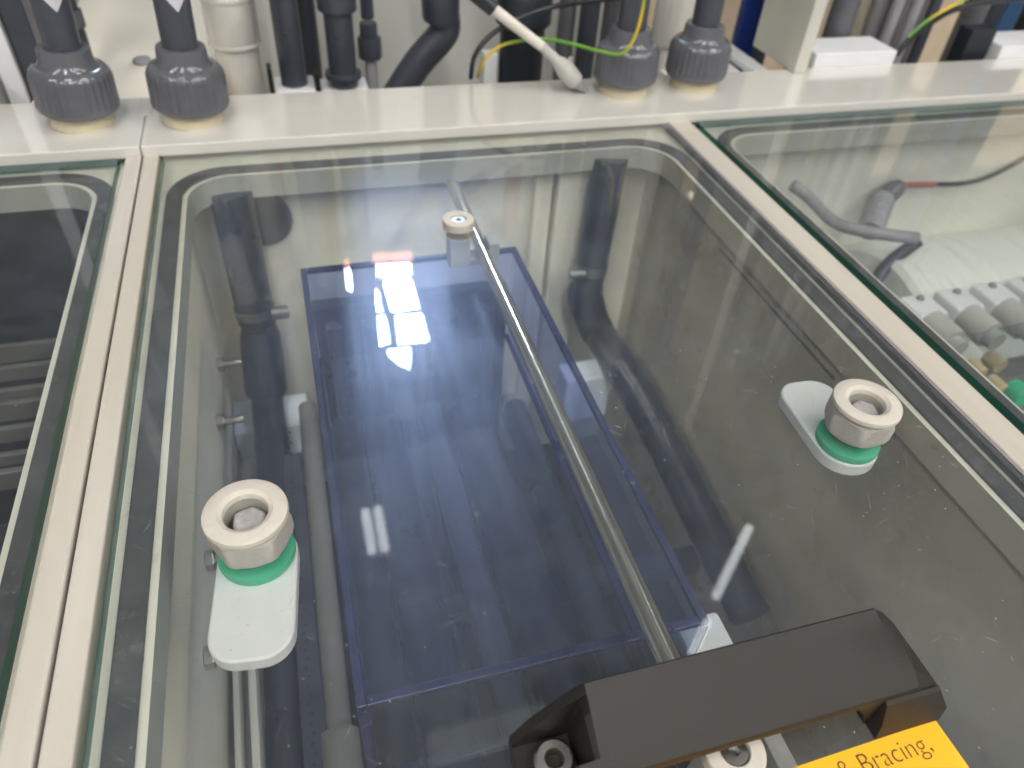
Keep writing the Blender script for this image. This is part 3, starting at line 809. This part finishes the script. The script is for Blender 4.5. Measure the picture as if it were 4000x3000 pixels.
link('clip', tube([nb, nb + Vector((0.012, 0.0, 0.045))], 0.008, n=12), 'roller', t, smooth=SM)
# wires
tag(link('cable', tube([(0.6364, 2.5768, 0.0300), (0.6354, 2.5200, 0.1252), (0.6914, 2.5200, 0.1908), (0.7903, 2.5200, 0.2423), (0.9170, 2.5400, 0.2686), (1.1081, 2.6000, 0.2690), (1.3180, 2.6000, 0.2835)], 0.0085, n=10, smooth_path=8), 'cable', smooth=SM), 'black cable arching behind the probe up out of frame', 'cable')
tag(link('earth_wire', tube([(0.6632, 2.5825, 0.0300), (0.6663, 2.5000, 0.1188), (0.7166, 2.5000, 0.1593), (0.7828, 2.4800, 0.1816), (0.8656, 2.4600, 0.1914), (0.9439, 2.4000, 0.1906), (1.0211, 2.3400, 0.1842), (1.0750, 2.3000, 0.1899), (1.1036, 2.2900, 0.2355), (1.1174, 2.2900, 0.2995), (1.1230, 2.3000, 0.3905)], 0.0055, n=10, smooth_path=8), 'wire', smooth=SM), 'green and yellow wire looping down to the third coupling', 'wire')
# right side
p = (2.0260, 3.1000, -0.0389)
block('blue_panel', 'deep blue panel behind the rightmost coupling', 'panel', p[0] - 0.02, p[0] + 0.16, 3.1, 3.14, -0.3, 2.0, 'blue')
stand('vertical_pipe', 'dark pipe between blue panel and upright cream board', 'pipe', (2.0903, 3.0200, -0.0253), 0.030, -0.4, 1.8, 'pvc_dark')
block('upright_board', 'tall cream grey board standing edge-on on the rear deck', 'board', 1.897, 1.950, 2.483, 2.80, DZ + 0.001, 2.0, 'grey_board', 0.003)
block('side_rail', 'pale rail running back beside the upright board', 'rail', 1.80, 1.865, 2.60, 3.02, -0.03, 0.0, 'white')
block('side_tray', 'flat grey tray behind the rightmost coupling', 'tray', 1.45, 1.79, 2.56, 3.0, -0.2, -0.03, 'grey_panel')
block('foot_block', 'white foot block right of the upright board', 'block', 2.02, 2.40, 2.54, 2.72, -0.15, 0.075, 'white')
block('foot_block', 'white foot block at the right edge by black bracket', 'block', 2.93, 3.30, 2.54, 2.72, -0.15, 0.075, 'white')
block('bracket', 'dark stepped bracket left of the right edge foot block', 'bracket', 2.78, 2.91, 2.58, 2.66, -0.15, 0.13, 'rubber', 0.006)
for (pp, r_, m_, lab_) in (((2.2884, 2.8000, 0.0294), 0.055, 'pvc', 'slate pipe just right of the upright board'),
                           ((2.4864, 2.9500, -0.0149), 0.050, 'olive', 'dull olive pipe beside the thin blue strip'),
                           ((2.5387, 2.8800, -0.0439), 0.040, 'grey_mid', 'mid grey pipe left of the grey pipe bundle'),
                           ((3.1314, 2.9500, -0.0133), 0.058, 'pvc', 'slate pipe behind the black bracket'),
                           ((3.2858, 3.0000, -0.0334), 0.050, 'pvc_dark', 'dark pipe left of the mid blue panel'),
                           ((3.3826, 2.8500, -0.0308), 0.060, 'pvc_blue', 'dark wet looking pipe at the top right corner')):
    stand('vertical_pipe', lab_, 'pipe', pp, r_, -0.4, 1.8, m_)
p = (2.6273, 3.0500, -0.0614)
block('blue_panel', 'thin bright blue strip right of the upright board', 'panel', p[0] - 0.05, p[0] + 0.03, 3.05, 3.08, -0.3, 2.0, 'blue3')
p = (3.4544, 3.0500, -0.0868)
block('blue_panel', 'mid blue panel near the top right corner', 'panel', p[0] - 0.03, p[0] + 0.16, 3.05, 3.08, -0.3, 2.0, 'blue2')
pp0 = Vector((2.5138, 2.7600, -0.0461)); pp1 = Vector((2.7072, 2.7600, -0.0454))
for k in range(5):
    q = pp0.lerp(pp1, k / 4)
    stand('grey_conduit', ('leftmost conduit of the grey bundle', 'second conduit of the grey bundle', 'middle conduit of the grey bundle', 'fourth conduit of the grey bundle', 'rightmost conduit of the grey bundle')[k] + ' at the top right', 'conduit', (q.x, q.y + 0.02 * (k % 2)), 0.024, -0.4, 1.8, ('grey_mid', 'pvc', 'grey_mid', 'pvc', 'pvc_dark')[k], None, 'bundle of grey conduits', n=16)
tag(link('cable', tube([(2.4740, 2.6200, 0.0262), (2.5116, 2.6200, 0.0895), (2.5834, 2.6200, 0.1507), (2.6728, 2.6200, 0.1982), (2.8218, 2.6200, 0.2234), (3.0510, 2.6200, 0.2406)], 0.012, n=10, smooth_path=8), 'cable', smooth=SM), 'black cable sweeping across the conduits at the top right', 'cable')
tag(link('earth_wire', tube([(2.4809, 2.6000, 0.1059), (2.5455, 2.6000, 0.1699), (2.6328, 2.6000, 0.2186), (2.7151, 2.6000, 0.2550)], 0.006, n=10, smooth_path=8), 'wire', smooth=SM), 'green and yellow wire lying along the right black cable', 'wire')

# ================================================================== INSIDE THE MIDDLE TANK
def hose(label, pts, rads, parts):
    t = thing('suction_hose', label, 'hose', (0, 0, 0), 'hoses inside the middle tank')
    return t
# left hose
t = thing('suction_hose', 'dark hose with steel clamp down the left rear of the tank', 'hose', (0, 0, 0), 'hoses inside the middle tank')
h0, h1, h2, h3 = Vector((-0.1989, 2.1000, -0.0847)), Vector((-0.1991, 2.0500, -0.5307)), Vector((-0.1966, 2.0500, -0.5504)), Vector((-0.2161, 2.0000, -0.8061))
link('upper_pipe', tube([h0, h1], [0.062, 0.060], n=32), 'pvc_blue', t, smooth=SM)
link('clamp', tube([h0.lerp(h1, 0.86), h0.lerp(h1, 0.93)], 0.064, n=32), 'steel_dark', t, smooth=SM)
link('clamp_screw', tube([h0.lerp(h1, 0.87) + Vector((0.045, -0.05, 0)), h0.lerp(h1, 0.90) + Vector((0.100, -0.03, 0.0))], 0.022, n=12), 'steel_dark', t, smooth=SM)
link('rubber_sleeve', tube([h2, h2.lerp(h3, 0.12), h2.lerp(h3, 0.5), h2.lerp(h3, 0.93), h3], [0.056, 0.064, 0.069, 0.071, 0.064], n=32), 'rubber', t, smooth=SM)
link('lower_pipe', tube([h3, h3 + Vector((0.0, -0.10, -0.03)), Vector((-0.2075, 1.6819, -0.8200)), Vector((-0.2115, 1.4209, -0.8400)), Vector((-0.2143, 1.1243, -0.8600)), Vector((-0.2179, 0.7054, -0.8600))], 0.055, n=28), 'pvc_blue', t, smooth=SM)
tag(link('round_port', lathe([(0.092, 0.0), (0.092, 0.02), (0.084, 0.03), (0.06, 0.034)], 40), 'rubber', loc=(-0.1308, 2.1980, -0.2358), rot=(PI / 2, 0, 0), smooth=SM), 'dark round port in the rear tank wall beside left hose', 'port')
# right hose
t = thing('suction_hose', 'dark hose with clamp bending down the right rear of the tank', 'hose', (0, 0, 0), 'hoses inside the middle tank')
g0, g1, g2, g3 = Vector((0.9969, 2.1000, -0.0698)), Vector((0.9622, 2.0500, -0.4987)), Vector((0.9490, 2.0300, -0.5756)), Vector((0.9836, 1.9900, -0.6799))
link('upper_pipe', tube([g0, g1], [0.062, 0.058], n=32), 'pvc_blue', t, smooth=SM)
link('clamp', tube([g0.lerp(g1, 0.88), g0.lerp(g1, 0.96)], 0.062, n=32), 'steel_dark', t, smooth=SM)
link('clamp_screw', tube([g0.lerp(g1, 0.90) + Vector((-0.095, -0.04, 0)), g0.lerp(g1, 0.90) + Vector((-0.04, -0.05, 0.0))], 0.018, n=12), 'steel_dark', t, smooth=SM)
link('rubber_sleeve', tube([g1, g1.lerp(g2, 0.5), g2, g3, Vector((0.9974, 1.9300, -0.7015))], [0.056, 0.062, 0.066, 0.064, 0.060], n=32, smooth_path=3), 'rubber', t, smooth=SM)
link('lower_pipe', tube([Vector((0.9974, 1.9300, -0.7015)), Vector((0.9686, 1.6798, -0.6400)), Vector((1.0095, 1.5485, -0.7000)), Vector((1.0439, 1.3389, -0.7800)), Vector((1.0499, 0.8338, -0.8500))], 0.060, n=28), 'pvc_blue', t, smooth=SM)
# rear columns
for (a, b, yy, lab_) in (((0.7670, 2.1700, -0.5643), (0.8298, 2.1700, -0.5725), 2.16, 'narrow pale column on the rear wall right of the rod'), ((0.8409, 2.1700, -0.5739), (0.9506, 2.1700, -0.5883), 2.13, 'wide pale column on the rear wall left of the right hose')):
    block('wall_column', lab_, 'column', a[0], b[0], yy, 2.199, -1.3, -0.107, 'inner', group='columns on the rear tank wall')
# blocks
a = (-0.3388, 2.0574, -0.8800); b = (-0.0878, 2.0319, -0.8800)
block('guide_block', 'pale blue block behind the left hose', 'block', a[0], b[0], a[1] - 0.16, a[1], -1.02, -0.88, 'white_blue')
a = (0.7799, 1.8037, -0.6800); b = (0.9502, 1.8061, -0.6800)
block('guide_block', 'pale blue block between the blue box and right hose', 'block', a[0], b[0], a[1] - 0.10, a[1], -0.88, -0.68, 'white_blue', 0.01)
# longitudinal members
t = thing('return_pipe', 'long grey pipe with coupling running along left of the blue box', 'pipe', (0, 0, 0))
link('pipe', tube([(-0.0834, 1.8936, -0.8000), (-0.0981, 0.6334, -0.8000)], 0.031, n=24), 'grey_tube', t, smooth=SM)
link('coupling_sleeve', tube([(-0.0964, 0.7728, -0.8000), (-0.0982, 0.6141, -0.8000)], 0.045, n=24), 'grey_tube', t, smooth=SM)
def beam2(name, label, cat, p, q, w, h, mat, bev=0.003, group=None):
    p = Vector(p); q = Vector(q); c = (p + q) / 2; L = (q - p).length
    o = link(name, boxm(-w / 2, w / 2, -L / 2, L / 2, -h, 0), mat, bevel=bev, loc=c, rot=(0, 0, math.atan2(q.y - p.y, q.x - p.x) - PI / 2))
    tag(o, label, cat, group); return o
sl = beam2('perforated_strip', 'dark perforated strip between hose pipe and grey return pipe', 'strip', (-0.1478, 1.6722, -0.7800), (-0.1518, 0.6602, -0.7800), 0.055, 0.012, 'pvc_dark')
for k in range(46):
    o = link('perforation', lathe([(0.0042, 0), (0.0042, 0.0012)], 8), 'floor', sl)
    o.location = Vector((0.006 * (k % 2), -0.60 + 0.0235 * k, 0.0006)) * U
    if k > 0: o.data = first_hole
    else: first_hole = o.data
beam2('thin_rail', 'thin pale rail under the left rotary lock, nearer the wall', 'rail', (-0.3258, 1.3332, -0.7500), (-0.3140, 0.6923, -0.7500), 0.014, 0.06, 'inner', group='thin rails at the left of the tank')
beam2('thin_rail', 'thin pale rail under the left rotary lock, nearer the hose', 'rail', (-0.2892, 1.3245, -0.7500), (-0.2758, 0.6823, -0.7500), 0.018, 0.06, 'inner', group='thin rails at the left of the tank')
beam2('steel_channel', 'dull steel channel low along the left tank wall', 'channel', (-0.3838, 1.7126, -0.9000), (-0.3884, 0.7641, -0.9000), 0.07, 0.1, 'steel_dark')
for (pt, lab_) in (((-0.3440, 1.9847, -0.6366), 'upper steel stud on the left tank wall'), ((-0.3440, 1.7246, -0.6458), 'steel stud beside the pale blue left block'), ((-0.3440, 1.1446, -0.5414), 'small steel stud left of the left rotary lock'), ((-0.3440, 0.8983, -0.5524), 'small steel stud below the left rotary lock')):
    t = thing('wall_stud', lab_, 'stud', pt, 'studs on the left tank wall')
    link('shank', tube([(0, 0, 0), (0.075, 0, 0)], 0.012, n=12), 'steel2', t, smooth=SM)
    link('nut', lathe([(0.026, 0.0), (0.026, 0.02)], 6), 'steel2', t, rot=(0, PI / 2, 0), bevel=0.002)
beam2('weld_seam', 'dark seam line along the right tank wall', 'seam', (1.1970, 1.6615, -0.1594), (1.1970, 1.0565, -0.1744), 0.003, 0.006, 'roller_dark', 0.0)
# dark mechanics below the box
for k, (a, b, r_, m_, lab_) in enumerate((((0.3024, 2.5974, -1.2000), (0.2233, 0.7837, -1.2000), 0.06, 'pvc_dark', 'dark pipe under the left part of the blue box'),
                                ((0.5317, 2.5558, -1.1500), (0.5001, 0.8819, -1.1500), 0.075, 'pvc_blue', 'thick dark pipe under the middle of the blue box'),
                                ((0.7396, 2.5055, -1.2000), (0.7325, 0.9219, -1.2000), 0.03, 'olive', 'thin dull pipe under the right part of the blue box'))):
    a = Vector(a); b = Vector(b); a = a.lerp(b, max(0.0, (a.y - 2.19) / (a.y - b.y)))
    tag(link('bottom_pipe', tube([a, b], r_, n=20), m_, smooth=SM), lab_, 'pipe', 'pipes on the tank bottom')
    
a = (-0.0091, 1.1847, -1.0000)
block('cross_bar', 'dark cross bar low under the blue box front', 'bar', -0.1, 1.15, a[1], a[1] + 0.07, -1.20, -1.12, 'pvc_dark')
t = thing('carriage', 'dark ribbed carriage body showing through the blue box', 'carriage', (0.30, 1.99, -1.5))
link('back_plate', boxm(-0.32, 0.36, 0.06, 0.12, 0.0, 0.99), 'pvc_blue', t, bevel=0.006)
for k, (x, w_, m_) in enumerate(((-0.26, 0.05, 'pvc_dark'), (-0.12, 0.09, 'rubber'), (0.03, 0.04, 'pvc'), (0.12, 0.10, 'rubber'), (0.27, 0.05, 'pvc_dark'))):
    link('rib', tube([(x, 0.0, 0.02), (x, 0.0, 0.96)], w_ / 2, n=16), m_, t, smooth=SM)
for k, (x, r_, zz, m_, lab_) in enumerate(((0.03, 0.055, -0.98, 'rubber', 'leftmost dark round bar under the blue box'), (0.17, 0.075, -1.02, 'pvc_blue', 'second dark round bar under the blue box'), (0.34, 0.045, -0.95, 'pvc_dark', 'third dark round bar under the blue box'), (0.50, 0.080, -1.0, 'rubber', 'fourth dark round bar under the blue box'), (0.68, 0.05, -1.02, 'pvc_blue', 'rightmost dark round bar, beyond the blue box edge'))):
    tag(link('round_bar', tube([(x, 0.2, zz), (x, 1.95, zz)], r_, n=20), m_, smooth=SM), lab_, 'bar', 'dark round bars under the blue box')
block('grey_bearing', 'pale grey bearing plate under the front of the blue box', 'plate', 0.10, 0.42, 0.30, 0.46, -0.95, -0.86, 'roller', 0.02)
a = (0.6058, 0.6374, -0.3500)
block('clear_bracket', 'pale translucent bracket at the right front corner of the box', 'bracket', a[0], a[0] + 0.10, a[1] - 0.16, a[1], -0.40, -0.35, 'pe', 0.01)

# --- blue tinted box
bx0, bx1, by0, by1, bz0, bz1, th = -0.032, 0.578, 0.526, 1.757, -0.48, -0.15, 0.016
box_ = thing('tinted_box', 'large blue tinted transparent box under the steel rod', 'box', (bx0, by0, bz0))
def bp(name, x0, x1, y0, y1, z0, z1, mat='tint', bev=0.0):
    return link(name, boxm(x0 - bx0, x1 - bx0, y0 - by0, y1 - by0, z0 - bz0, z1 - bz0), mat, box_, bevel=bev)
e = 0.0008
bp('lid_sheet', bx0 + th + e, bx1 - th - e, by0 + th + e, by1 - th - e, bz1 - 0.012, bz1 - 0.004)
bp('left_wall', bx0, bx0 + 0.006, by0, by1, bz0, bz1 - 0.014)
bp('right_wall', bx1 - 0.006, bx1, by0, by1, bz0, bz1 - 0.014)
bp('front_wall', bx0 + 0.007, bx1 - 0.007, by0, by0 + 0.006, bz0, bz1 - 0.014, 'clear')
bp('rear_wall', bx0 + 0.007, bx1 - 0.007, by1 - 0.006, by1, bz0, bz1 - 0.014)
for (nm, a, b, c, d) in (('left_rim', bx0, bx0 + th, by0, by1), ('right_rim', bx1 - th, bx1, by0, by1), ('front_rim', bx0 + th + e, bx1 - th - e, by0, by0 + th), ('rear_rim', bx0 + th + e, bx1 - th - e, by1 - th, by1)):
    bp(nm, a, b, c, d, bz1 - 0.013, bz1, 'tint_edge', 0.002)
for (nm, a, b, c, d) in (('lower_left_edge', bx0 + 0.0065, bx0 + 0.016, by0 + 0.008, by1 - 0.008), ('lower_right_edge', bx1 - 0.018, bx1 - 0.0065, by0 + 0.008, by1 - 0.008), ('lower_front_edge', bx0 + 0.017, bx1 - 0.019, by0 + 0.008, by0 + 0.018)):
    bp(nm, a, b, c, d, bz0, bz0 + 0.012, 'tint_edge')
bp('corner_edge', bx0 + 0.001, bx0 + 0.013, by0 - 0.0035, by0 - 0.0005, bz0, bz1 - 0.014, 'tint_edge')
bp('corner_edge', bx1 - 0.013, bx1 - 0.001, by0 - 0.0035, by0 - 0.0005, bz0, bz1 - 0.014, 'tint_edge')

# ================================================================== RIGHT COMPARTMENT
t = thing('sensor', 'grey ribbed sensor fitting with red collar under right glass', 'sensor', (0, 0, 0))
s0, s1, s2 = Vector((2.1111, 2.0175, -0.4200)), Vector((2.2352, 2.1448, -0.3600)), Vector((2.3239, 2.1702, -0.3200))
link('ribbed_body', tube([s0.lerp(s1, k / 14) for k in range(15)], [0.052 if k % 2 else 0.046 for k in range(15)], n=24), 'grey_mid', t, smooth=math.radians(20))
link('head', tube([s1, s1.lerp(s2, 0.7), s2], [0.042, 0.040, 0.028], n=24), 'pvc', t, smooth=SM)
link('red_collar', tube([s2, Vector((2.4792, 2.1522, -0.3200))], 0.013, n=16), 'red', t, smooth=SM)
link('cable_tail', tube([Vector((2.4751, 2.1529, -0.3200)), Vector((2.6065, 2.1391, -0.3200)), Vector((2.7387, 2.1429, -0.3000)), Vector((2.9599, 2.1951, -0.2500))], 0.010, n=12, smooth_path=5), 'cable', t, smooth=SM)
tag(link('bent_hose', tube([(1.7715, 2.1265, -0.2500), (1.8223, 2.0846, -0.2800), (1.8412, 1.9350, -0.3000), (1.9056, 1.8583, -0.3000), (1.9976, 1.8098, -0.3000), (2.1085, 1.8038, -0.3200)], 0.022, n=20, smooth_path=5), 'grey_mid', smooth=SM), 'dark grey hose arching across the rear of the right tank', 'hose')
tag(link('bent_hose', tube([(2.2034, 1.8660, -0.3800), (2.1211, 1.8630, -0.4500), (2.0450, 1.8269, -0.5000), (1.9869, 1.7582, -0.5500)], 0.024, n=20, smooth_path=5), 'pvc_dark', smooth=SM), 'thin dark hose curving down toward the right divider', 'hose')
c = Vector((2.0713, 1.7178, -0.4500))
t = thing('white_drum', 'large milky drum filling the rear of the right tank', 'drum', (c.x + 0.02, c.y + 0.12, -0.86))
link('shell', tube([(0, 0, 0), (0.02, 0, 0), (1.5, 0, 0)], [0.40, 0.42, 0.42], n=64), 'drum', t, smooth=SM)
A = Vector((2.0048, 1.5253, -0.4200)); B = Vector((2.3272, 1.5375, -0.4200)); st = (B - A) / 2
names = ('leftmost', 'second', 'third', 'fourth', 'fifth')
for k in range(5):
    q = A + st * k
    t = thing('roller_block', names[k] + ' white roller block from the divider in the right tank', 'roller block', q, 'row of white roller blocks')
    link('white_block', boxm(-0.065, 0.055, -0.03, 0.09, -0.10, 0.0), 'white', t, bevel=0.012)
    link('roller', tube([(-0.01, -0.025, -0.035), (0.0, -0.130, -0.042)], 0.050, n=28), 'roller', t, smooth=SM)
    link('hub', tube([(0.0, -0.131, -0.045), (0.002, -0.165, -0.046)], 0.034, n=20), 'roller', t, smooth=SM)
    link('screw_cap', lathe([(0.015, 0.0), (0.010, 0.010)], 12), 'grey_mid', t, smooth=SM).location = (0, 0.06 * U, 0.001)
for (pt, r_, m_, lab_) in (((2.0420, 1.3008, -0.5000), 0.022, 'tan', 'tan round spacer below the white roller blocks, upper'), ((2.0470, 1.2151, -0.5000), 0.024, 'tan', 'tan round spacer below the white roller blocks, lower'), ((2.2034, 1.3611, -0.5500), 0.028, 'tan', 'pale tan spacer right under the second roller'), ((2.0838, 1.1674, -0.5000), 0.036, 'green', 'green round spacer at the right edge of the photo')):
    tag(link('spacer', tube([(0, 0.03, 0), (0, -0.03, 0.0)], r_, n=24), m_, loc=pt, smooth=SM, bevel=0.003), lab_, 'spacer')
block('lower_rack', 'dark lower rack under the white roller blocks', 'rack', A.x - 0.15, 3.3, A.y - 0.85, A.y - 0.10, -0.85, -0.62, 'roller_dark')
a = Vector((1.7234, 1.1661, -0.2000)); b = Vector((1.6874, 0.9939, -0.2000))
sheet = link('clear_guard', prism([(a.x, a.y), (b.x, b.y), (b.x + 0.7, b.y + 0.05), (a.x + 0.7, a.y + 0.05)], -0.206, -0.2), 'clear', bevel=0.0)
tag(sheet, 'clear plastic guard over the white roller blocks', 'guard')

# ================================================================== LEFT COMPARTMENT
for k in range(7):
    y = 1.95 - k * 0.085
    o = block('slat', '', 'slat', -1.0 + 0.02 * k, -0.60 + (0.015 if k % 2 else -0.02), y, y + 0.018, -0.50, -0.44 - 0.012 * (k % 3), 'roller_dark', 0.003)
    if k == 0:
        rack = thing('slat_rack', 'rack of dull horizontal slats at the rear of the left tank', 'rack', (-1.1, 1.7, -0.42))
    for key in ('label', 'category'): del o[key]
    o.parent = rack; o.location = o.location - rack.location
block('dark_carriage', 'dark carriage block in the left tank', 'block', -1.7, -0.56, 0.4, 1.30, -0.75, -0.45, 'rubber', 0.02)
